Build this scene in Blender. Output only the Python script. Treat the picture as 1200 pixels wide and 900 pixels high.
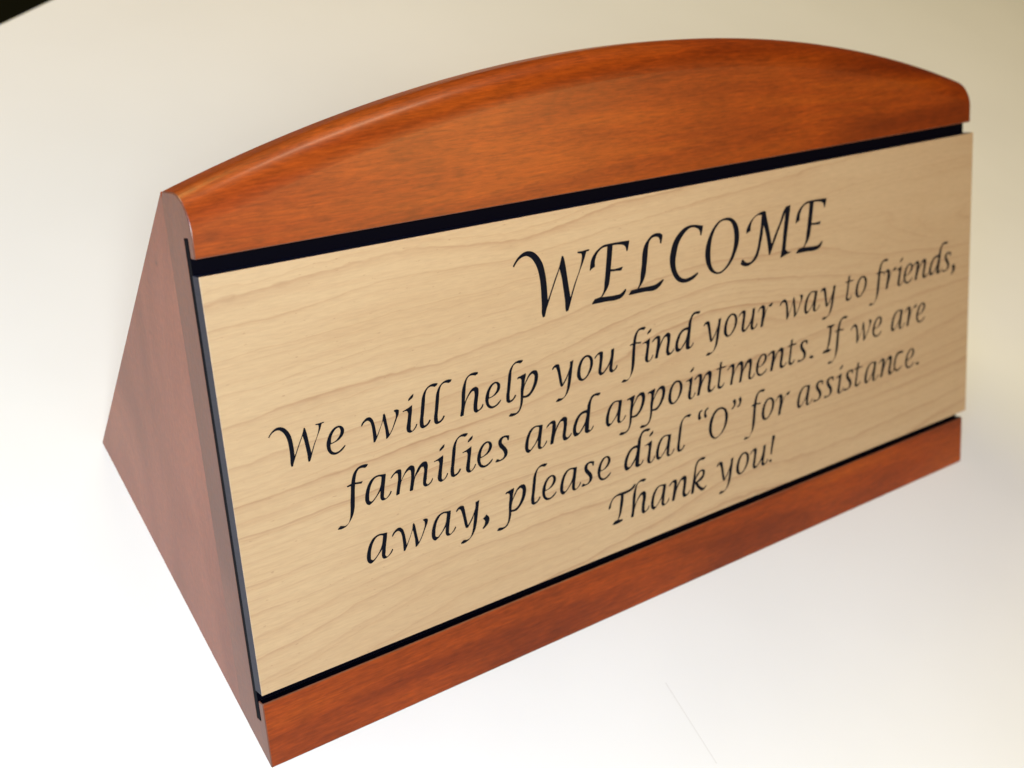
import bpy, bmesh, math
from mathutils import Vector

for o in list(bpy.data.objects):
    bpy.data.objects.remove(o, do_unlink=True)
scene = bpy.context.scene
COL = scene.collection
S = 0.305                      # real length of the sign in metres; all "sign length" numbers are multiplied by it
TH = 0.96067                   # slope of the sign's front face

# ------------------------------------------------------------------ camera
cam_d = bpy.data.cameras.new('camera')
cam = bpy.data.objects.new('camera', cam_d)
COL.objects.link(cam)
cam.location = (-0.34137*S, -0.37723*S, 0.97458*S)
cam.rotation_euler = (0.7932, -0.28493, -0.59295)
cam_d.sensor_width = 36.0
cam_d.lens = 1414.95/1200*36.0
cam_d.clip_start = 0.01
cam_d.clip_end = 50
cam_d.dof.use_dof = True
cam_d.dof.focus_distance = 0.315
cam_d.dof.aperture_fstop = 15.0
scene.camera = cam

# ------------------------------------------------------------------ world, lamps, exposure
world = bpy.data.worlds.new('World')
scene.world = world
world.use_nodes = True
bg = world.node_tree.nodes['Background']
bg.inputs['Color'].default_value = (1.0, 0.84, 0.60, 1)
bg.inputs['Strength'].default_value = 0.015

def area(name, loc, target, size, size_y, power, color):
    d = bpy.data.lights.new(name, 'AREA')
    d.shape = 'RECTANGLE'; d.size = size; d.size_y = size_y
    d.energy = power; d.color = color
    o = bpy.data.objects.new(name, d); COL.objects.link(o)
    o.location = loc
    o.rotation_euler = (Vector(target)-Vector(loc)).to_track_quat('-Z', 'Y').to_euler()
    return o
def lamp(name, loc, sx, sy, watts, rgb):
    m = max(rgb)
    return area(name, loc, (0.12, 0.08, 0.0), sx, sy, watts*m, tuple(c/m for c in rgb))
# daylight from a window at the front left, warm room light behind, a ceiling lamp, and added fills
lamp('near_window_light', (-0.22, -0.26, 0.44), 0.20, 0.16, 3.0, (1.13, 1.21, 1.17))
lamp('left_window_light', (-0.35, -0.15, 0.50), 0.25, 0.20, 4.0, (0.00, 0.06, 0.27))
lamp('rear_fill_light', (-0.45, 0.80, 0.80), 0.6, 0.4, 15.0, (0.02, 0.03, 0.15))  # added bluish fill from the back left, not a window
lamp('warm_room_light', (-0.60, 1.80, 1.40), 1.4, 0.8, 15.0, (1.90, 1.64, 0.50))
lamp('right_fill_light', (0.70, -0.70, 0.70), 0.4, 0.4, 8.0, (0.38, 0.19, 0.05))  # added warm fill from the right front, no room lamp there
lamp('front_sheen_fill', (0.45, -0.90, 0.62), 0.9, 0.8, 10.0, (0.08, 0.16, 0.12))  # added to put a soft sheen on the panel's upper left
lamp('ceiling_light', (0.38, 0.66, 1.34), 0.48, 0.06, 15.0, (0.28, 0.21, 0.14))

scene.view_settings.view_transform = 'Standard'
scene.view_settings.look = 'None'
scene.view_settings.exposure = 0.09
scene.view_settings.gamma = 1.0
scene.view_settings.use_curve_mapping = False
scene.render.engine = 'CYCLES'
scene.cycles.use_denoising = True

# ------------------------------------------------------------------ node helpers
class N:
    def __init__(self, name):
        self.m = bpy.data.materials.new(name); self.m.use_nodes = True
        self.t = self.m.node_tree; self.t.nodes.clear()
        self.out = self.t.nodes.new('ShaderNodeOutputMaterial')
        self.b = self.t.nodes.new('ShaderNodeBsdfPrincipled')
        self.t.links.new(self.b.outputs[0], self.out.inputs[0])
    def set(self, **k):
        for a, v in k.items():
            self.link(v, self.b.inputs[a.replace('_', ' ')])
        return self
    def link(self, v, sock):
        if isinstance(v, bpy.types.NodeSocket): self.t.links.new(v, sock)
        else: sock.default_value = v
    def coord(self):
        n = self.t.nodes.new('ShaderNodeTexCoord'); return n.outputs['Object']
    def sep(self, v):
        n = self.t.nodes.new('ShaderNodeSeparateXYZ'); self.link(v, n.inputs[0]); return n.outputs
    def comb(self, x, y, z):
        n = self.t.nodes.new('ShaderNodeCombineXYZ')
        for i, v in enumerate((x, y, z)): self.link(v, n.inputs[i])
        return n.outputs[0]
    def math(self, op, a, b=0.0, c=0.0, clamp=False):
        n = self.t.nodes.new('ShaderNodeMath'); n.operation = op; n.use_clamp = clamp
        for i, v in enumerate((a, b, c)): self.link(v, n.inputs[i])
        return n.outputs[0]
    def mapping(self, v, scale, loc=(0, 0, 0), rot=(0, 0, 0)):
        n = self.t.nodes.new('ShaderNodeMapping'); self.link(v, n.inputs[0])
        n.inputs['Scale'].default_value = scale; n.inputs['Location'].default_value = loc
        n.inputs['Rotation'].default_value = rot
        return n.outputs[0]
    def noise(self, v, scale=1.0, detail=3.0, rough=0.5, dist=0.0):
        n = self.t.nodes.new('ShaderNodeTexNoise'); self.link(v, n.inputs['Vector'])
        n.inputs['Scale'].default_value = scale; n.inputs['Detail'].default_value = detail
        n.inputs['Roughness'].default_value = rough; n.inputs['Distortion'].default_value = dist
        return n.outputs[0]
    def ramp(self, f, stops, interp='LINEAR'):
        n = self.t.nodes.new('ShaderNodeValToRGB'); self.link(f, n.inputs[0])
        r = n.color_ramp; r.interpolation = interp
        while len(r.elements) < len(stops): r.elements.new(0.5)
        for e, (p, c) in zip(r.elements, stops):
            e.position = p; e.color = (c[0], c[1], c[2], 1) if isinstance(c, tuple) else (c, c, c, 1)
        return n.outputs[0]
    def mix(self, f, a, b, mode='MIX'):
        n = self.t.nodes.new('ShaderNodeMix'); n.data_type = 'RGBA'; n.blend_type = mode
        self.link(f, n.inputs[0])
        for v, s in ((a, n.inputs[6]), (b, n.inputs[7])):
            if isinstance(v, tuple) and len(v) == 3: v = v + (1,)
            self.link(v, s)
        return n.outputs[2]
    def bump(self, h, strength, dist):
        n = self.t.nodes.new('ShaderNodeBump'); self.link(h, n.inputs['Height'])
        n.inputs['Strength'].default_value = strength; n.inputs['Distance'].default_value = dist
        return n.outputs[0]

# ------------------------------------------------------------------ materials
def cherry(name, dark, mid, light, rough=0.30, rot=0.0, seed=0.0, spot=None, endgrain=False):
    k = N(name)
    c = k.coord()
    if rot: c = k.mapping(c, (1, 1, 1), rot=(rot, 0, 0))
    if endgrain:
        # end of the board: rings run along the slope, pores show as points
        broad = k.noise(k.mapping(c, (8, 14, 45), (seed, 0, 0)), 1, 3, .55, .6)
        fine = k.noise(k.mapping(c, (300, 420, 900)), 1, 3, .6)
        blot = k.noise(k.mapping(c, (18, 12, 22), (seed, 2, 0)), 1, 2, .5)
    else:
        broad = k.noise(k.mapping(c, (5, 46, 40), (seed, 0, 0)), 1, 4, .55, .8)
        fine = k.noise(k.mapping(c, (130, 1500, 1500)), 1, 3, .65)
        blot = k.noise(k.mapping(c, (26, 34, 30), (seed, 2, 0)), 1, 3, .55, .4)
    col = k.ramp(broad, [(0.34, dark), (0.50, mid), (0.66, light)])
    m1 = k.math('MULTIPLY_ADD', k.math('SUBTRACT', blot, 0.5), 0.25 if endgrain else 0.60, 1.0)
    m2 = k.math('MULTIPLY_ADD', k.math('SUBTRACT', fine, 0.5), 0.7 if endgrain else 1.2, 1.0)
    fig = k.noise(k.mapping(c, (230, 820, 600), (seed, 8, 0), (0, 0, 0.10)), 1, 4, .65, .5)
    m3 = k.math('MULTIPLY_ADD', k.math('SUBTRACT', fig, 0.5), 0.35 if endgrain else 0.80, 1.0)
    mm = k.math('MULTIPLY', k.math('MULTIPLY', m1, m2), m3)
    v = k.comb(mm, mm, mm)
    col = k.mix(1.0, col, v, 'MULTIPLY')
    # sparse short dark pore dashes
    if not endgrain:
        p = k.noise(k.mapping(c, (210, 1300, 1100), (3, 1, 0)), 1, 1, .4)
        p = k.ramp(p, [(0.70, 0.0), (0.78, 1.0)])
        col = k.mix(k.math('MULTIPLY', p, 0.30), col, (0.12, 0.03, 0.008))
    if spot:
        s = k.sep(k.coord())
        for (sy, sz, r, a) in spot:
            d = k.math('SQRT', k.math('ADD', k.math('POWER', k.math('SUBTRACT', s[1], sy), 2.0),
                                      k.math('POWER', k.math('SUBTRACT', s[2], sz), 2.0)))
            f = k.math('MULTIPLY', k.math('SUBTRACT', 1.0, k.math('DIVIDE', d, r), clamp=True), a)
            col = k.mix(f, col, (0.03, 0.015, 0.01))
    rr = k.math('MULTIPLY_ADD', fine, 0.10, rough-0.05)
    k.set(Base_Color=col, Roughness=rr, Normal=k.bump(k.math('ADD', fine, k.math('MULTIPLY', blot, 2.0)), 0.10, 0.0004))
    k.b.inputs['IOR'].default_value = 1.5
    k.b.inputs['Specular IOR Level'].default_value = 0.5 if endgrain else 0.28
    if not endgrain:
        k.b.inputs['Coat Weight'].default_value = 0.36
        k.b.inputs['Coat Roughness'].default_value = 0.23
    return k.m

M_FRONT = cherry('stained_cherry_wood', (0.1525, 0.0186, 0.0007), (0.254, 0.0363, 0.0015), (0.3464, 0.061, 0.003), 0.42)
M_END = cherry('cherry_end_grain', (0.1408, 0.0419, 0.0204), (0.1689, 0.0523, 0.0259), (0.1971, 0.0642, 0.0323), 0.36, endgrain=True)
M_REAR = cherry('cherry_rear_block', (0.2153, 0.0586, 0.0276), (0.265, 0.0753, 0.0368), (0.3146, 0.0962, 0.0483), 0.36, seed=4.0,  # tabletop's pale reflection put into the colour as extra green and blue
                endgrain=True, spot=[(0.4285*S, -0.083*S, 0.0042*S, .5), (0.365*S, -0.125*S, 0.003*S, .3), (0.30*S, -0.26*S, 0.003*S, .25)])

def maple():
    k = N('pale_maple_veneer')
    c = k.coord(); s = k.sep(c)
    big = k.noise(k.mapping(c, (4.6, 23, 1), (3.1, 0.4, 0), (0, 0, 0.05)), 1, 1, .4)
    wav = k.noise(k.mapping(c, (27, 75, 1), (0, 5, 0)), 1, 4, .60)
    u = k.math('DIVIDE', s[0], S)
    # grain climbs gently over the left half, then opens into pointed flames at the right
    tilt_u = k.math('MINIMUM', u, 0.55)
    def flame(cu, cv, ru, rv, a):
        x = k.math('POWER', k.math('DIVIDE', k.math('SUBTRACT', u, cu), ru), 2.0)
        y = k.math('POWER', k.math('DIVIDE', k.math('SUBTRACT', k.math('DIVIDE', s[1], S), cv), rv), 2.0)
        return k.math('MULTIPLY', k.math('EXPONENT', k.math('MULTIPLY', k.math('ADD', x, y), -1.0)), a)
    h = k.math('ADD', s[1], k.math('MULTIPLY', tilt_u, -0.075*S))
    h = k.math('ADD', h, k.math('MULTIPLY', k.math('SUBTRACT', big, 0.5), 0.030))
    h = k.math('ADD', h, k.math('MULTIPLY', wav, 0.0052))
    for a in ((1.02, 0.305, 0.34, 0.050, 0.022), (0.62, 0.20, 0.16, 0.05, 0.010), (0.20, 0.12, 0.20, 0.05, -0.008)):
        h = k.math('ADD', h, flame(*a))
    def rings(f, off, lo):
        q = k.math('MULTIPLY_ADD', h, f, off)
        wn = k.t.nodes.new('ShaderNodeTexWhiteNoise'); wn.noise_dimensions = '1D'
        k.link(k.math('FLOOR', q), wn.inputs['W'])
        st = k.ramp(wn.outputs[0], [(lo, 0.08), (1.0, 1.0)])
        ln = k.ramp(k.math('FRACT', q), [(0.0, 0.0), (0.55, 0.05), (0.84, 0.40), (0.94, 1.0), (1.0, 0.0)])
        return k.math('MULTIPLY', st, ln)
    line = rings(205.0, 0.3, 0.30)
    line2 = rings(460.0, 7.7, 0.1)
    amp = k.noise(k.mapping(c, (14, 40, 1), (9, 1, 0)), 1, 3, .5)
    amp = k.ramp(amp, [(0.36, 0.45), (0.62, 1.0)])
    base = k.ramp(k.noise(k.mapping(c, (9, 34, 1), (1, 7, 0)), 1, 3, .55),
                  [(0.3, (0.4803, 0.3129, 0.1723)), (0.7, (0.5243, 0.3565, 0.2039))])
    col = k.mix(k.math('MULTIPLY', k.math('MULTIPLY', line, amp), 0.78), base, (0.2824, 0.1249, 0.0572))
    col = k.mix(k.math('MULTIPLY', k.math('MULTIPLY', line2, amp), 0.50), col, (0.3666, 0.1983, 0.0954))
    stk = k.noise(k.mapping(c, (26, 460, 1), (4, 4, 0), (0, 0, 0.03)), 1, 4, .6, .3)
    stk = k.ramp(stk, [(0.48, 0.0), (0.72, 1.0)])
    col = k.mix(k.math('MULTIPLY', stk, 0.22), col, (0.3915, 0.2138, 0.1126))
    fib = k.noise(k.mapping(c, (220, 1900, 1)), 1, 3, .6)
    f = k.math('MULTIPLY_ADD', k.math('SUBTRACT', fib, 0.5), 0.30, 1.0)
    col = k.mix(1.0, col, k.comb(f, f, f), 'MULTIPLY')
    fl = k.noise(k.mapping(c, (500, 1500, 1), (5, 5, 0)), 1, 1, .5)
    fl = k.ramp(fl, [(0.71, 0.0), (0.79, 1.0)])
    col = k.mix(k.math('MULTIPLY', fl, 0.40), col, (0.254, 0.1221, 0.053))
    k.set(Base_Color=col, Roughness=0.40)
    k.b.inputs['Specular IOR Level'].default_value = 0.85
    return k.m
M_MAPLE = maple()

def plain(name, col, rough, spec=0.5, nscale=900, amt=0.25):
    k = N(name)
    n = k.noise(k.coord(), nscale, 3, .6)
    f = k.math('MULTIPLY_ADD', k.math('SUBTRACT', n, 0.5), amt, 1.0)
    k.set(Base_Color=k.mix(1.0, tuple(col), k.comb(f, f, f), 'MULTIPLY'),
          Roughness=k.math('MULTIPLY_ADD', n, 0.12, rough-0.06))
    k.b.inputs['Specular IOR Level'].default_value = spec
    return k.m
M_CORE = plain('black_panel_core', (0.006, 0.008, 0.026), 0.45, 0.28)
M_BACK_SHADE = plain('black_sheet_groove_shade', (0.0012, 0.0012, 0.004), 0.55, 0.03)
M_INK = plain('black_letter_fill', (0.003, 0.004, 0.009), 0.5, 0.06)

def table_mat():
    k = N('white_laminate')
    c = k.coord()
    n = k.noise(c, 14, 3, .5)
    n2 = k.noise(c, 2600, 2, .5)
    col = k.ramp(n, [(0.3, (0.795, 0.79, 0.775)), (0.7, (0.82, 0.815, 0.80))])
    # one hairline scratch in front of the sign
    s = k.sep(c)
    ax, ay, bx, by = 0.392*S, -0.086*S, 0.384*S, -0.178*S
    L = math.hypot(bx-ax, by-ay); dx, dy = (bx-ax)/L, (by-ay)/L
    px = k.math('SUBTRACT', s[0], ax); py = k.math('SUBTRACT', s[1], ay)
    t = k.math('ADD', k.math('MULTIPLY', px, dx), k.math('MULTIPLY', py, dy))
    q = k.math('ABSOLUTE', k.math('SUBTRACT', k.math('MULTIPLY', px, dy), k.math('MULTIPLY', py, dx)))
    near = k.math('LESS_THAN', q, 0.00016)
    inside = k.math('MULTIPLY', k.math('GREATER_THAN', t, 0.0), k.math('LESS_THAN', t, L))
    col = k.mix(k.math('MULTIPLY', k.math('MULTIPLY', near, inside), 0.30), col, (0.45, 0.42, 0.38))
    k.set(Base_Color=col, Roughness=0.5, Normal=k.bump(n2, 0.05, 0.0001))
    k.b.inputs['Specular IOR Level'].default_value = 0.3
    return k.m
M_TABLE = table_mat()
M_EDGE = plain('table_edge_band', (0.05, 0.045, 0.06), 0.5)
M_FLOOR = plain('dark_carpet', (0.010, 0.010, 0.008), 0.9, 0.1, 300, 0.8)

# ------------------------------------------------------------------ mesh helpers
def link(name, me, parent=None, mats=()):
    o = bpy.data.objects.new(name, me); COL.objects.link(o)
    for m in mats: me.materials.append(m)
    if parent: o.parent = parent
    return o
def bevel(o, w, seg=2, ang=35):
    b = o.modifiers.new('edge_ease', 'BEVEL'); b.width = w; b.segments = seg
    b.limit_method = 'ANGLE'; b.angle_limit = math.radians(ang); b.harden_normals = False
def prism(name, pts, x0, x1, parent, mats, end_mat=None):
    """pts: (v, n) outline; swept along x (all in sign lengths)."""
    bm = bmesh.new()
    a = [bm.verts.new((x0*S, v*S, n*S)) for v, n in pts]
    b = [bm.verts.new((x1*S, v*S, n*S)) for v, n in pts]
    K = len(pts)
    fa = bm.faces.new(a); fb = bm.faces.new(b[::-1])
    for i in range(K): bm.faces.new((a[i], a[(i+1) % K], b[(i+1) % K], b[i]))
    if end_mat is not None: fa.material_index = fb.material_index = end_mat
    bmesh.ops.recalc_face_normals(bm, faces=bm.faces)
    me = bpy.data.meshes.new(name); bm.to_mesh(me); bm.free()
    return link(name, me, parent, mats)

# ------------------------------------------------------------------ surface and floor
ang = math.atan2(0.0512, 0.0838)
ex = Vector((math.cos(ang), math.sin(ang), 0)); ey = Vector((-math.sin(ang), math.cos(ang), 0))
far = Vector((0.1423*S, 1.1402*S, 0))           # a point on the table's far edge
W0, W1, DEP, THK = -1.1, 1.5, 1.05, 0.028
bm = bmesh.new()
cs = [far+ex*W0, far+ex*W1, far+ex*W1-ey*DEP, far+ex*W0-ey*DEP]
top = [bm.verts.new((p.x, p.y, 0)) for p in cs]; bot = [bm.verts.new((p.x, p.y, -THK)) for p in cs]
bm.faces.new(top); bm.faces.new(bot[::-1])
for i in range(4):
    f = bm.faces.new((top[i], bot[i], bot[(i+1) % 4], top[(i+1) % 4])); f.material_index = 1
bmesh.ops.recalc_face_normals(bm, faces=bm.faces)
me = bpy.data.meshes.new('tabletop'); bm.to_mesh(me); bm.free()
table = link('tabletop', me, None, (M_TABLE, M_EDGE)); table['kind'] = 'structure'
bevel(table, 0.0015)
table['label'] = 'plain white tabletop the welcome sign stands on'
bm = bmesh.new()
bmesh.ops.create_grid(bm, x_segments=1, y_segments=1, size=6)
me = bpy.data.meshes.new('floor'); bm.to_mesh(me); bm.free()
floor = link('floor', me, None, (M_FLOOR,)); floor.location.z = -0.74; floor['kind'] = 'structure'
floor['label'] = 'dark floor beyond the far edge of the table'

# ------------------------------------------------------------------ the sign
sign = bpy.data.objects.new('desk_sign', None); COL.objects.link(sign)
sign['label'] = 'wooden desk sign with arched top and pale panel reading WELCOME on the white tabletop'
sign['category'] = 'desk sign'
sign.location = (0, 0, 0)
tilt = (TH, 0, 0)
COT = math.cos(TH)/math.sin(TH)

# front board: arched, rounded over along its top, with an undercut slot for the panel
THICK = 0.049
V1, V3 = 0.0613, 0.4392
NF, NB = -0.0085, -0.0155
RISE = 0.0785
RAD = (0.25+RISE**2)/(2*RISE)
def vtop(u): return 0.4885+math.sqrt(RAD*RAD-(u-0.5)**2)-math.sqrt(RAD*RAD-0.25)
def profile(u):
    vt = vtop(u)
    p = [(0.0, 0.0), (V1, 0.0), (V1, NF), (0.042, NF), (0.042, NB), (0.4545, NB), (0.4545, NF), (V3, NF), (V3, 0.0)]
    a0 = math.radians(6)
    for i in range(13):
        a = a0+(math.pi/2-a0)*i/12
        nn = -0.0265+0.0265*(math.cos(a)/math.cos(a0)); vv = vt-0.032*(1-math.sin(a))
        p.append((vv, nn))
    a1 = 0.004
    p += [(vt, -THICK+a1), (vt-a1*0.3, -THICK+a1*0.3), (vt-a1, -THICK)]
    p.append((THICK*COT, -THICK))
    return p
bm = bmesh.new()
NU = 72; rings = []
for i in range(NU+1):
    u = i/NU
    rings.append([bm.verts.new((u*S, v*S, n*S)) for v, n in profile(u)])
K = len(rings[0])
for i in range(NU):
    for j in range(K):
        j2 = (j+1) % K
        f = bm.faces.new((rings[i][j], rings[i+1][j], rings[i+1][j2], rings[i][j2]))
        f.smooth = 8 <= j <= K-2
        if 1 <= j <= 7: f.material_index = 2  # wooden groove walls coloured black to stand in for the slot's shade
for r, rev in ((rings[0], False), (rings[-1], True)):
    f = bm.faces.new(r[::-1] if rev else r); f.material_index = 1
bmesh.ops.recalc_face_normals(bm, faces=bm.faces)
for e in bm.edges:
    if len(e.link_faces) == 2 and e.calc_face_angle(0) > math.radians(7.5): e.smooth = False
wl = bm.edges.layers.float.new('bevel_weight_edge')
for e in bm.edges:
    back = all(v.co.z < -0.0485*S for v in e.verts)
    sole = all(abs(v.co.y*math.sin(TH)+v.co.z*math.cos(TH)) < 1e-5 for v in e.verts) and abs(e.verts[0].co.x-e.verts[1].co.x) < 1e-6
    if len(e.link_faces) == 2 and e.calc_face_angle(0) > math.radians(50) and not back and not sole: e[wl] = 1.0
me = bpy.data.meshes.new('front_board'); bm.to_mesh(me); bm.free()
front = link('front_board', me, sign, (M_FRONT, M_END, M_BACK_SHADE)); front.rotation_euler = tilt
bevel(front, 0.00028, 2, 50); front.modifiers[0].material = 1; front.modifiers[0].limit_method = 'WEIGHT'

# rear block: solid wedge behind the board
ca, sa = math.cos(TH), math.sin(TH)
def yz(y, z): return (y*ca+z*sa, -y*sa+z*ca)
G = 0.00003
yb, zb = 0.38725, 0.0
ap = (0.4880, -0.0492)
pts = [(THICK*COT+G*COT, -THICK-G), (0.4880, -THICK-G), yz(yb, 0.0)]
rear = prism('rear_block', pts, 0.0, 1.0, sign, (M_FRONT, M_REAR), 1); rear.rotation_euler = tilt

# black sheet sliding in the slot
sheet = prism('backing_sheet', [(0.0423, NB+0.0001), (0.0423, NF-0.0002), (0.4543, NF-0.0002), (0.4543, NB+0.0001)],
              -0.0002, 0.9985, sign, (M_BACK_SHADE,)); sheet.rotation_euler = tilt

# maple faced panel with black core
T = 0.00435
PB, PT = 0.07142, 0.42654
bm = bmesh.new()
x0, x1 = -0.00075, 1.00075
lv = [NF-0.0001, T-0.0011, T]
rg = [[bm.verts.new((x*S, v*S, n*S)) for x, v in ((x0, PB), (x1, PB), (x1, PT), (x0, PT))] for n in lv]
bm.faces.new(rg[0][::-1]).material_index = 1
bm.faces.new(rg[2])
for a, b, mi in ((0, 1, 1), (1, 2, 0)):
    for i in range(4):
        f = bm.faces.new((rg[a][i], rg[a][(i+1) % 4], rg[b][(i+1) % 4], rg[b][i])); f.material_index = mi
bmesh.ops.recalc_face_normals(bm, faces=bm.faces)
me = bpy.data.meshes.new('text_panel'); bm.to_mesh(me); bm.free()
panel = link('text_panel', me, sign, (M_MAPLE, M_CORE)); panel.rotation_euler = tilt
bevel(panel, 0.00012, 2)

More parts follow.
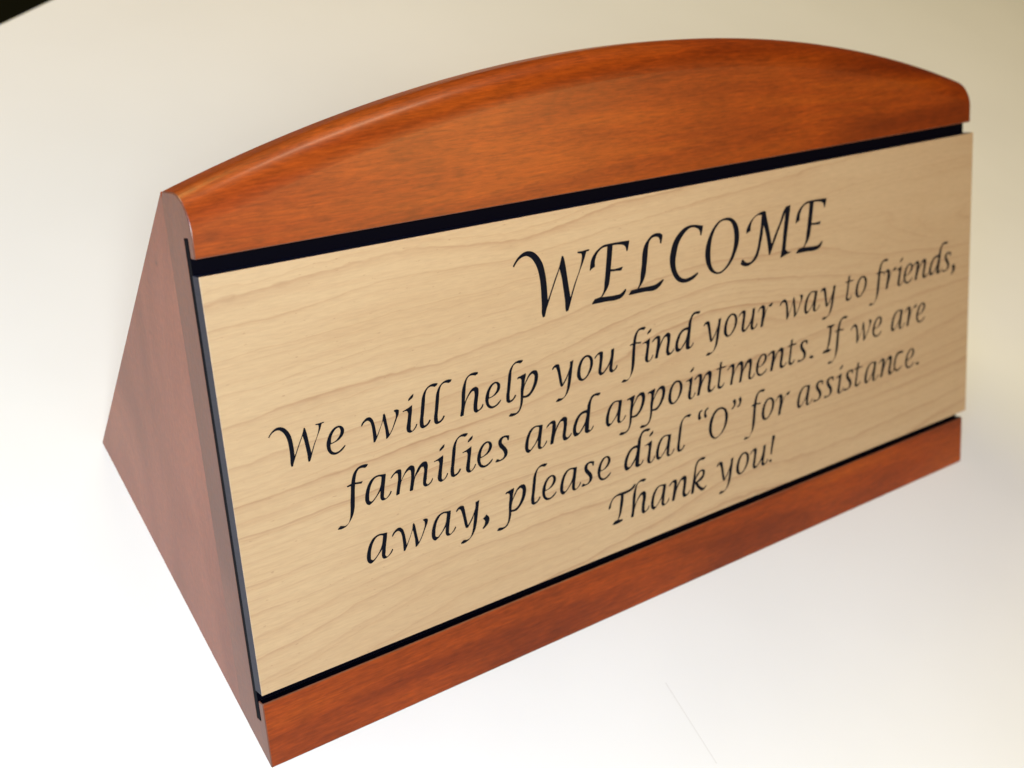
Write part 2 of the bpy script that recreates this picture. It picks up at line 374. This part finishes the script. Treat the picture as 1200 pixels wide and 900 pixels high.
# ------------------------------------------------------------------ lettering
# outlines of every character in 1e-5 sign lengths; '*' marks a sharp corner, the rest is smoothed
GLYPHS = {
    'W': '0,5278* 188,5533 563,5920 977,6200 1479,6373 1967,6369 2442,6189 2854,5845 3207,5353 3456,4796 3597,4136 3683,3403 3705,2519 3694,1475* 4075,2128 4621,3153 5254,4244 5689,5289* 5871,5258* 6006,4675 6142,3605 6276,2367 6411,1241* 6975,2401 7703,3654 7994,4415 8094,4884 8050,5117* 7621,5222* 7581,5373* 8258,5358 8838,5391* 9078,5368* 8962,5225* 8644,5196* 8450,4743 8168,4223 7806,3636 7194,2524 6626,1323 6304,566 6052,41* 5788,-13* 5732,186 5732,922 5647,1996 5502,3316 5337,4149* 4892,3346 4409,2469 3799,1294 3431,557 3232,30* 2996,-20* 2932,171 2965,1213 2999,2490 2951,3615 2784,4517 2499,5198 2101,5698 1635,5957 1146,5938 691,5743 322,5417 125,5179*',
    'E': '0,3354* 84,3749 290,4366 642,4796 1204,5191 1866,5450 2622,5490 3816,5462 5023,5408* 5187,5381* 5043,4890 4878,4418* 4713,4429* 4698,4698 4550,4954 4123,5140 3581,5228 3018,5262* 2864,4341 2616,3019* 3421,2961 3918,2999* 4172,2997* 3950,2660* 3295,2733 2589,2791* 2457,2175 2221,1468 1803,962 1338,532* 2147,462 3130,402 3683,425 4085,619 4341,783* 4481,715* 4172,265 3709,-2 3095,-80 1787,3 64,60* 51,162* 421,515* 1201,591* 1536,1012 1769,1967 2032,3328 2222,4449 2346,5249* 1740,5209 1183,4909 827,4438 685,3972 678,3604* 328,3477 51,3329*',
    'L': '0,94* 363,493* 1209,514* 1523,984 1734,1965 1922,2778 2109,3927 2375,4555 2860,5064 3452,5432 4145,5534 4598,5420 4874,5208* 4772,4843 4630,4399* 4450,4471* 4447,4810 4233,5098 3895,5194 3434,5141 3075,4862 2870,4306 2739,3484 2529,2504 2302,1609 1921,997 1403,530* 2573,476 3610,491 4201,668 4619,834* 4790,777* 4416,370 3696,-15 2087,26 111,74*',
    'C': '4802,5319* 4681,4817 4514,4365* 4319,4370* 4315,4787 4026,5092 3493,5304 3014,5334 2404,5085 1846,4658 1339,4052 1000,3248 777,2424 794,1643 1055,989 1507,516 2037,333 2763,378 3378,532 3812,676* 3890,529* 3361,183 2744,-14 2136,-79 1539,3 900,320 345,1029 38,1861 0,2643 183,3384 647,4336 1331,4996 2185,5462 3147,5598 3865,5514 4344,5389',
    'O': '3092,5569 3969,5438 4709,4840 5055,3809 4953,2753 4467,1757 3794,883 2877,233 2108,-35 1358,54 629,495 168,1240 0,2150 195,3171 666,4059 1317,4831 2085,5370|3083,5333 3828,5062 4243,4291 4329,3210 4169,2344 3751,1428 3084,646 2371,232 1739,165 1249,430 844,1123 760,2022 868,3061 1156,3981 1687,4774 2329,5245',
    'M': '971,3442* 1051,3896 1459,4460 1994,4916 2790,5291 3717,5452* 4006,5383* 4159,4683 4521,3267 4844,1752* 5379,2675 6221,3919 6788,4977 7206,5418* 7919,5499* 7809,4782 7503,3264 7199,1833 7040,838* 7515,461 7902,462* 7859,348* 6958,200 6199,2* 6202,141* 6500,1205 6739,2738 6971,3989 7112,4838* 6631,4040 5927,2956 5222,1783 4798,1024 4586,645* 4357,637* 4327,1010 4156,2138 3857,3370 3609,3997* 3521,3241 3300,2458 2938,1424 2518,672 1845,239 1051,30 403,142 21,354* 0,484* 233,851* 427,827 614,614 1063,392 1588,420 2127,830 2614,1659 2910,2702 3210,3923 3376,5070* 2654,5114 2055,4773 1712,4242 1628,3672*',
    'e': '1749,485* 1557,272 1159,40 660,-50 350,50 106,328 0,732 26,1100 185,1506 485,1949 888,2254 1302,2334 1611,2217 1778,1948 1735,1621 1490,1309 1138,1102 718,989 372,932* 349,638 431,352 687,154 1054,167 1404,351 1690,539*|443,1040* 502,1421 757,1878 1073,2132 1320,2165 1439,1961 1367,1605 1123,1294 772,1087',
    'w': '0,1707* 14,1817 307,2158 663,2333 910,2308 1147,2058 1283,1604 1340,1054 1371,493* 1718,1032 2048,1636 2204,2209* 2341,2289* 2405,2119 2492,1445 2568,810 2631,346* 2917,719 3250,1328 3430,1745 3429,2091* 3277,2260* 3328,2324* 3629,2326 3807,2227* 3733,1899 3486,1499 3000,697 2644,249 2404,42* 2246,7* 2262,273 2253,892 2139,1689* 1809,1085 1429,416 1168,25* 997,9* 1008,298 1011,987 979,1529 859,1903 668,2051 369,1991 85,1723*',
    'i': '0,1929* 11,2019* 505,2150 1008,2335* 959,1921 785,1187 661,517 638,171 740,67 976,201 1240,563* 1351,534* 1157,232 774,-21 504,-67 260,91 200,325 297,767 454,1349 507,1801 436,1935* 222,1966|666,2767* 680,2879 927,3128 1254,3303* 1178,3028 940,2870',
    'l': '2235,3655* 2141,3497* 1884,3392* 1450,3506 1145,3396 915,3043 742,2269 561,1415 407,634 444,214 697,276 1025,607* 1168,548* 942,257 525,30 227,5 44,132 0,487 147,1187 328,2041 493,2733 786,3234 1264,3612 1767,3727',
    'h': '2340,3670* 2265,3489* 2003,3414* 1639,3514 1358,3500 1102,3282 947,2882 792,2125 632,1247* 878,1626 1201,2026 1607,2328 1989,2381 2204,2186 2209,1784 2044,1101 1940,563 1970,216 2112,213 2348,381 2537,641* 2623,555* 2483,307 2080,84 1737,-16 1522,183 1509,508 1621,1124 1761,1732 1737,2041* 1550,2046 1226,1821 853,1392 613,892 385,67* 55,30* 0,124* 172,681 301,1448 446,2367 694,2942 1023,3419 1519,3700 1990,3735',
    'p': '1300,1964* 1314,2108 1701,2223 2330,2348* 2262,2052 2154,1748 2060,1277* 2357,1783 2801,2256 3217,2408 3563,2329 3712,1964 3631,1404 3324,812 2876,338 2395,39 1994,38 1776,66* 1713,-291 1520,-741 1182,-1155 718,-1328 270,-1356 0,-1287* 8,-1207* 250,-1045* 591,-1106* 887,-1122 1205,-912 1397,-462 1507,172 1576,898 1714,1523 1719,1891 1533,2016|1834,258* 2214,249 2580,409 2978,895 3234,1496 3255,1946 3089,2108 2779,2014 2391,1611 2045,1116 1909,736',
    'y': '0,1906* 11,2029 238,2268 608,2368 859,2278 921,2030 995,1427 1069,822 1129,302* 1510,719 1906,1302 2122,1758 2194,2246* 2623,2335* 2498,1841 2282,878 2096,159 1833,-458 1481,-883 982,-1186 554,-1294 222,-1272* 200,-1165* 529,-974* 888,-1062* 1209,-987 1509,-550 1726,161 1864,806 1933,1127* 1548,542 1259,229 1088,59* 881,91* 801,380 705,1075 601,1685 477,2048* 305,2087 162,1994',
    'o': '1299,2447 1721,2354 2068,1955 2089,1524 1884,972 1466,470 954,118 519,49 210,206 0,638 72,1131 276,1677 633,2147 971,2367|1391,2258 1644,2049 1724,1691 1625,1117 1374,662 967,286 641,234 496,438 452,959 583,1523 833,1975 1119,2208',
    'u': '0,1828* 32,1958 358,2244 807,2418 1074,2343 1082,1999 945,1344 808,687 765,396 867,295 1267,496 1685,919 1961,1375 2170,2275* 2207,2328* 2566,2379* 2502,1945 2382,1368 2224,711 2178,375 2300,217 2590,369 2776,630* 2884,580* 2755,331 2404,107 2008,24 1799,202 1791,550 1887,960* 1727,737 1312,357 851,74 576,77 404,263 397,609 511,1098 648,1753 654,2128* 437,2141 172,1944',
    'f': '3559,3622* 3454,3458 3230,3351* 2906,3443 2652,3414 2412,3174 2255,2795 2147,2347* 2588,2273 2881,2266* 2731,2076* 2117,2178* 2030,1700 1923,876 1783,60 1560,-497 1211,-937 792,-1275 366,-1360 0,-1322* 10,-1247* 283,-1052* 720,-1190* 1026,-1075 1240,-711 1375,-127 1493,772 1624,1587 1705,2143* 1363,2128* 1319,2233* 1763,2335* 1883,2747 2077,3154 2366,3457 2766,3652 3189,3687',
    'a': '2264,2276* 2174,1831 2006,1171 1889,574 1858,188 1976,89 2253,228 2560,613* 2656,545* 2527,345 2145,62 1786,-44 1579,18 1475,223 1497,533 1577,903* 1362,691 975,334 598,53 331,-47 132,60 0,352 8,741 156,1244 437,1786 871,2206 1401,2366 1908,2315|1814,2115* 1553,2213 1206,2172 823,1830 542,1287 408,700 418,304 577,217 898,396 1289,791 1566,1221 1731,1723',
    'm': '0,1678* 58,1796 351,2066 813,2290 1112,2229 1136,1922 1063,1467 1014,1203* 1355,1700 1760,2141 2133,2313 2429,2190 2504,1851 2433,1472 2344,1098* 2623,1578 2989,2033 3465,2283 3774,2229 3871,1905 3760,1334 3618,651 3545,252 3665,113 3950,232 4215,560* 4268,463* 4082,193 3695,-18 3378,-22 3215,123 3207,447 3340,1052 3447,1504 3413,1834* 3255,1862 2887,1543 2482,1138 2289,634 2108,5* 1813,-12* 1760,68* 1946,734 2062,1339 2078,1852* 1956,1942 1727,1872 1336,1547 1017,1083 850,575 717,56* 405,6* 375,118* 565,818 733,1483 753,1936* 588,2014 379,1940 120,1738',
    'd': '3751,3675* 3683,3500* 3402,3412* 2970,3499 2686,3351 2496,3008 2358,2348 2178,1435 2043,684 2045,289 2172,238 2405,415 2586,631* 2633,531* 2449,272 2049,69 1718,24 1490,171 1482,480 1569,893* 1333,649 867,247 421,60 156,113 0,432 42,942 328,1560 800,2089 1359,2337 1924,2369* 2049,2858 2295,3230 2652,3619 3208,3745|1855,2039* 1448,2098 1001,1908 636,1394 430,840 452,444 712,332 1117,662 1536,1163 1736,1635',
    'n': '0,1783* 10,1892 347,2187 776,2350 1083,2271 1141,1983 1022,1329* 1360,1841 1814,2238 2248,2385 2530,2211 2510,1717 2370,1063 2272,398 2387,246 2717,367 2948,583* 2992,468* 2703,197 2261,11 1947,69 1843,338 1941,1003 2081,1655 2036,1993* 1794,2004 1335,1548 966,915 684,87* 347,49* 293,149* 491,869 651,1511 727,2021* 524,2082 219,1922',
    's': '1809,2248* 1766,2009 1686,1797* 1553,1857* 1540,2027 1356,2160 1108,2142 945,1978 921,1735 1092,1480 1397,1064 1484,747 1385,438 1012,164 508,52 0,68* 27,144* 193,332* 337,309 474,204 772,230 1017,414 1064,694 900,1032 594,1407 498,1723 559,2039 877,2287 1326,2359',
    'comma': '594,701* 867,255 791,-84 526,-364 85,-612* 0,-500* 264,-221 367,109* 163,413*',
    'r': '0,1716* 234,2061 633,2334 971,2370 1167,2152 1175,1641 1145,1372* 1406,1831 1753,2116 2098,2324 2441,2376* 2439,2298* 2204,2028* 1976,1994* 1695,2049 1403,1714 1101,1027 920,591 793,81* 475,-11* 398,68* 566,820 723,1573 715,2060* 492,2088 229,1905 55,1705*',
    't': '928,2917* 841,2680 789,2350* 1150,2330 1506,2329* 1403,2202* 1111,2174 744,2188* 663,1808 557,1269 451,730 411,387 515,268 709,269 908,387 1064,549* 1140,512* 1015,291 735,98 376,18 154,118 66,304 111,622 227,1065 333,1603 435,2188* 113,2158* 0,2217* 87,2304* 473,2329* 529,2587 578,2855*',
    'k': '2356,3538* 2203,3387* 1945,3344* 1564,3404 1260,3265 1032,2944 879,2411 767,1864 728,1586* 896,1892 1250,2177 1683,2311 1980,2279 2169,2109 2155,1790 1984,1451 1628,1165 1069,1068* 1263,688 1590,366 1926,202 2146,301 2296,387* 2363,335* 2137,108 1828,-61 1529,-25 1200,253 837,684 617,1039* 534,578 379,10* 39,1* 0,58* 142,694 315,1287 472,1885 629,2482 827,3066 1142,3458 1660,3634 2087,3644|710,1205* 949,1232 1384,1429 1737,1651 1853,1941 1759,2128 1547,2157 1238,1923 881,1574',
    'T': '0,1787* 15,1994 241,2431 733,2926 1436,3130 2360,3133 3123,3232 3552,3523* 3785,3501* 3652,3262 3165,2988 2575,2884 2085,2845* 2010,2266 1777,1409 1500,751 1183,365* 1528,323 1814,262* 1685,87* 1099,-9 410,22* 416,113* 720,343 1104,381* 1343,986 1519,1859 1696,2730 1705,2866* 1191,2927 661,2718 408,2380 297,1954*',
    '0': '2015,3267 2610,2952 2932,2200 2780,1454 2290,681 1505,156 816,1 302,306 0,944 35,1713 400,2507 1027,3125|2006,3047 2403,2725 2499,2086 2342,1229 1903,557 1278,160 898,148 537,523 415,1170 553,1913 931,2650 1475,3035',
    'ql': '631,3691* 668,3573 453,3485 340,3326 330,3109 508,2875* 202,2639* 0,2816 16,3157 114,3445 334,3641|1609,3762* 1559,3601 1364,3508 1229,3353 1177,3146 1355,2849* 1090,2648* 889,2873 905,3215 1024,3499 1265,3674',
    'qr': '587,3653* 756,3467 770,3240 649,2949 420,2718 149,2561* 0,2678* 292,2845 433,3067 395,3236 205,3443*|1473,3693* 1622,3512 1635,3252 1513,2961 1305,2723 1033,2581* 883,2699* 1131,2830 1271,3020 1279,3243 1132,3471*',
    'exclam': '1012,3082* 1072,2977 901,2419 696,1757 488,961* 330,937* 270,1021* 382,1708 523,2341 636,3070*|317,423* 469,246 244,47* 0,286',
    'period': '495,339* 731,117 351,-40* 0,208',
    'I': '775,2935* 938,3153* 1530,3140 2072,3152* 2180,3080* 1799,2869* 1637,2845* 1590,2334 1412,1504 1192,898 864,425* 1405,358* 1513,284* 1132,76 645,58 0,106* 1,178* 271,372* 702,424* 812,690 1033,1367 1200,2127 1291,2865* 1097,2905',
    'c': '1949,2416* 1765,2265 1617,2155* 1317,2221 1057,2207 762,2058 508,1734 369,1242 302,829 382,501 570,339 1017,381 1573,613* 1612,533* 1243,281 798,120 425,133 161,385 6,753 0,1135 139,1674 426,2179 829,2470 1349,2499',
    'W2': '0,2953* 105,3096 315,3312 547,3469 828,3566 1101,3564 1366,3463 1597,3270 1794,2995 1934,2683 2013,2314 2061,1904 2073,1409 2067,825* 2280,1191 2585,1764 2940,2375 3183,2959* 3285,2942* 3360,2616 3437,2017 3512,1324 3587,695* 3903,1343 4310,2044 4473,2470 4529,2732 4504,2863* 4264,2921* 4242,3006* 4620,2998 4945,3016* 5079,3003* 5014,2923* 4836,2907* 4728,2654 4570,2363 4368,2034 4025,1412 3707,740 3527,317 3386,23* 3238,-7* 3207,104 3207,516 3159,1117 3078,1856 2986,2321* 2737,1872 2467,1381 2126,724 1919,312 1808,17* 1676,-11* 1640,95 1659,679 1678,1393 1651,2023 1557,2527 1398,2908 1176,3188 915,3333 641,3322 387,3213 180,3031 70,2897*',
}
# (baseline on the panel, [(glyph, left edge), ...]) in sign lengths
TEXT = [
    (0.3312, [('W', 0.29163), ('E', 0.38105), ('L', 0.42823), ('C', 0.48517), ('O', 0.53478), ('M', 0.58645), ('E', 0.67349)]),
    (0.2598, [('W2', 0.03644), ('e', 0.08667), ('w', 0.12086), ('i', 0.16233), ('l', 0.1782), ('l', 0.19314), ('h', 0.22071), ('e', 0.24937), ('l', 0.27261), ('p', 0.27396), ('y', 0.32805), ('o', 0.35743), ('u', 0.38046), ('f', 0.41326), ('i', 0.44359), ('n', 0.45632), ('d', 0.48768), ('y', 0.52923), ('o', 0.55847), ('u', 0.58142), ('r', 0.61086), ('w', 0.64634), ('a', 0.68622), ('y', 0.7143), ('t', 0.75727), ('o', 0.77524), ('f', 0.80018), ('r', 0.82712), ('i', 0.85152), ('e', 0.86543), ('n', 0.88419), ('d', 0.91582), ('s', 0.94239), ('comma', 0.96077)]),
    (0.2066, [('f', 0.08741), ('a', 0.11653), ('m', 0.14332), ('i', 0.1889), ('l', 0.2049), ('i', 0.21967), ('e', 0.2347), ('s', 0.25454), ('a', 0.28962), ('n', 0.31648), ('d', 0.34794), ('a', 0.39004), ('p', 0.40641), ('p', 0.43436), ('o', 0.47479), ('i', 0.50079), ('n', 0.51311), ('t', 0.54577), ('m', 0.56185), ('e', 0.60618), ('n', 0.62579), ('t', 0.6581), ('s', 0.67373), ('period', 0.69384), ('I', 0.71678), ('f', 0.72568), ('w', 0.76717), ('e', 0.80698), ('a', 0.84227), ('r', 0.86839), ('e', 0.89148)]),
    (0.1535, [('a', 0.11147), ('w', 0.1384), ('a', 0.17874), ('y', 0.20685), ('comma', 0.23377), ('p', 0.24996), ('l', 0.29177), ('e', 0.30561), ('a', 0.32744), ('s', 0.35402), ('e', 0.37549), ('d', 0.41071), ('i', 0.43983), ('a', 0.45441), ('l', 0.4844), ('ql', 0.51642), ('0', 0.53195), ('qr', 0.56637), ('f', 0.58446), ('o', 0.61364), ('r', 0.63647), ('a', 0.67244), ('s', 0.69978), ('s', 0.7186), ('i', 0.74048), ('s', 0.7536), ('t', 0.77358), ('a', 0.79234), ('n', 0.81911), ('c', 0.84811), ('e', 0.87074), ('period', 0.89145)]),
    (0.1017, [('T', 0.38708), ('h', 0.41592), ('a', 0.44426), ('n', 0.47099), ('k', 0.50193), ('y', 0.54183), ('o', 0.57131), ('u', 0.59385), ('exclam', 0.62409)]),
]

def smooth(pts):
    """closed outline; Catmull-Rom between corners"""
    P = [(float(a.rstrip('*').split(',')[0]), float(a.rstrip('*').split(',')[1]), a.endswith('*')) for a in pts.split()]
    n = len(P); out = []
    for i in range(n):
        p1, p2 = P[i], P[(i+1) % n]
        p0 = P[i-1]; p3 = P[(i+2) % n]
        L = math.hypot(p2[0]-p1[0], p2[1]-p1[1])
        def tan(a, b, c):          # centripetal-ish tangent at b
            d1 = math.hypot(b[0]-a[0], b[1]-a[1])+1e-9; d2 = math.hypot(c[0]-b[0], c[1]-b[1])+1e-9
            return [((b[k]-a[k])/d1*d2+(c[k]-b[k])/d2*d1)/(d1+d2)*L for k in (0, 1)]
        m1 = [p2[0]-p1[0], p2[1]-p1[1]] if p1[2] else tan(p0, p1, p2)
        m2 = [p2[0]-p1[0], p2[1]-p1[1]] if p2[2] else tan(p1, p2, p3)
        if p1[2] and not p2[2]: m1 = [1.5*(p2[k]-p1[k])-0.5*m2[k] for k in (0, 1)]
        if p2[2] and not p1[2]: m2 = [1.5*(p2[k]-p1[k])-0.5*m1[k] for k in (0, 1)]
        st = 1 if (p1[2] and p2[2]) else 6
        for q in range(st):
            t = q/st; t2 = t*t; t3 = t2*t
            out.append(tuple((2*t3-3*t2+1)*p1[k]+(t3-2*t2+t)*m1[k]+(-2*t3+3*t2)*p2[k]+(t3-t2)*m2[k] for k in (0, 1)))
    return out
def glyph_mesh(name, key):
    cu = bpy.data.curves.new(name, 'CURVE'); cu.dimensions = '2D'; cu.fill_mode = 'BOTH'
    for c in GLYPHS[key].split('|'):
        pts = smooth(c)
        sp = cu.splines.new('POLY'); sp.points.add(len(pts)-1); sp.use_cyclic_u = True
        for p, (a, b) in zip(sp.points, pts): p.co = (a*1e-5*S, b*1e-5*S, 0, 1)
    cu.extrude = 0.00012*S
    tmp = bpy.data.objects.new('tmp', cu); COL.objects.link(tmp)
    dg = bpy.context.evaluated_depsgraph_get(); dg.update()
    me = bpy.data.meshes.new_from_object(tmp.evaluated_get(dg))
    bpy.data.objects.remove(tmp); bpy.data.curves.remove(cu)
    me.name = name; me.materials.clear(); me.materials.append(M_INK)
    return me
NAMES = {'comma': 'comma', 'period': 'full_stop', 'exclam': 'exclamation_mark', 'ql': 'opening_quotation_marks',
         'qr': 'closing_quotation_marks', '0': 'numeral_zero'}
LBL = {'W2': 'W'}
meshes = {}
for base, row in TEXT:
    for key, u in row:
        nm = NAMES.get(key, 'letter')
        if key not in meshes: meshes[key] = glyph_mesh(nm, key)
        o = bpy.data.objects.new(nm, meshes[key]); COL.objects.link(o)
        o.parent = panel
        dr = 0.0065*max(u+0.01-0.4, 0) if base < 0.3 else 0.0
        o.location = (u*S, (base+dr)*S, (T+0.0001)*S)
        if nm == 'letter':
            ch = LBL.get(key, key)
            o['label'] = ('large heading letter ' if base > 0.3 else 'small black letter ')+ch
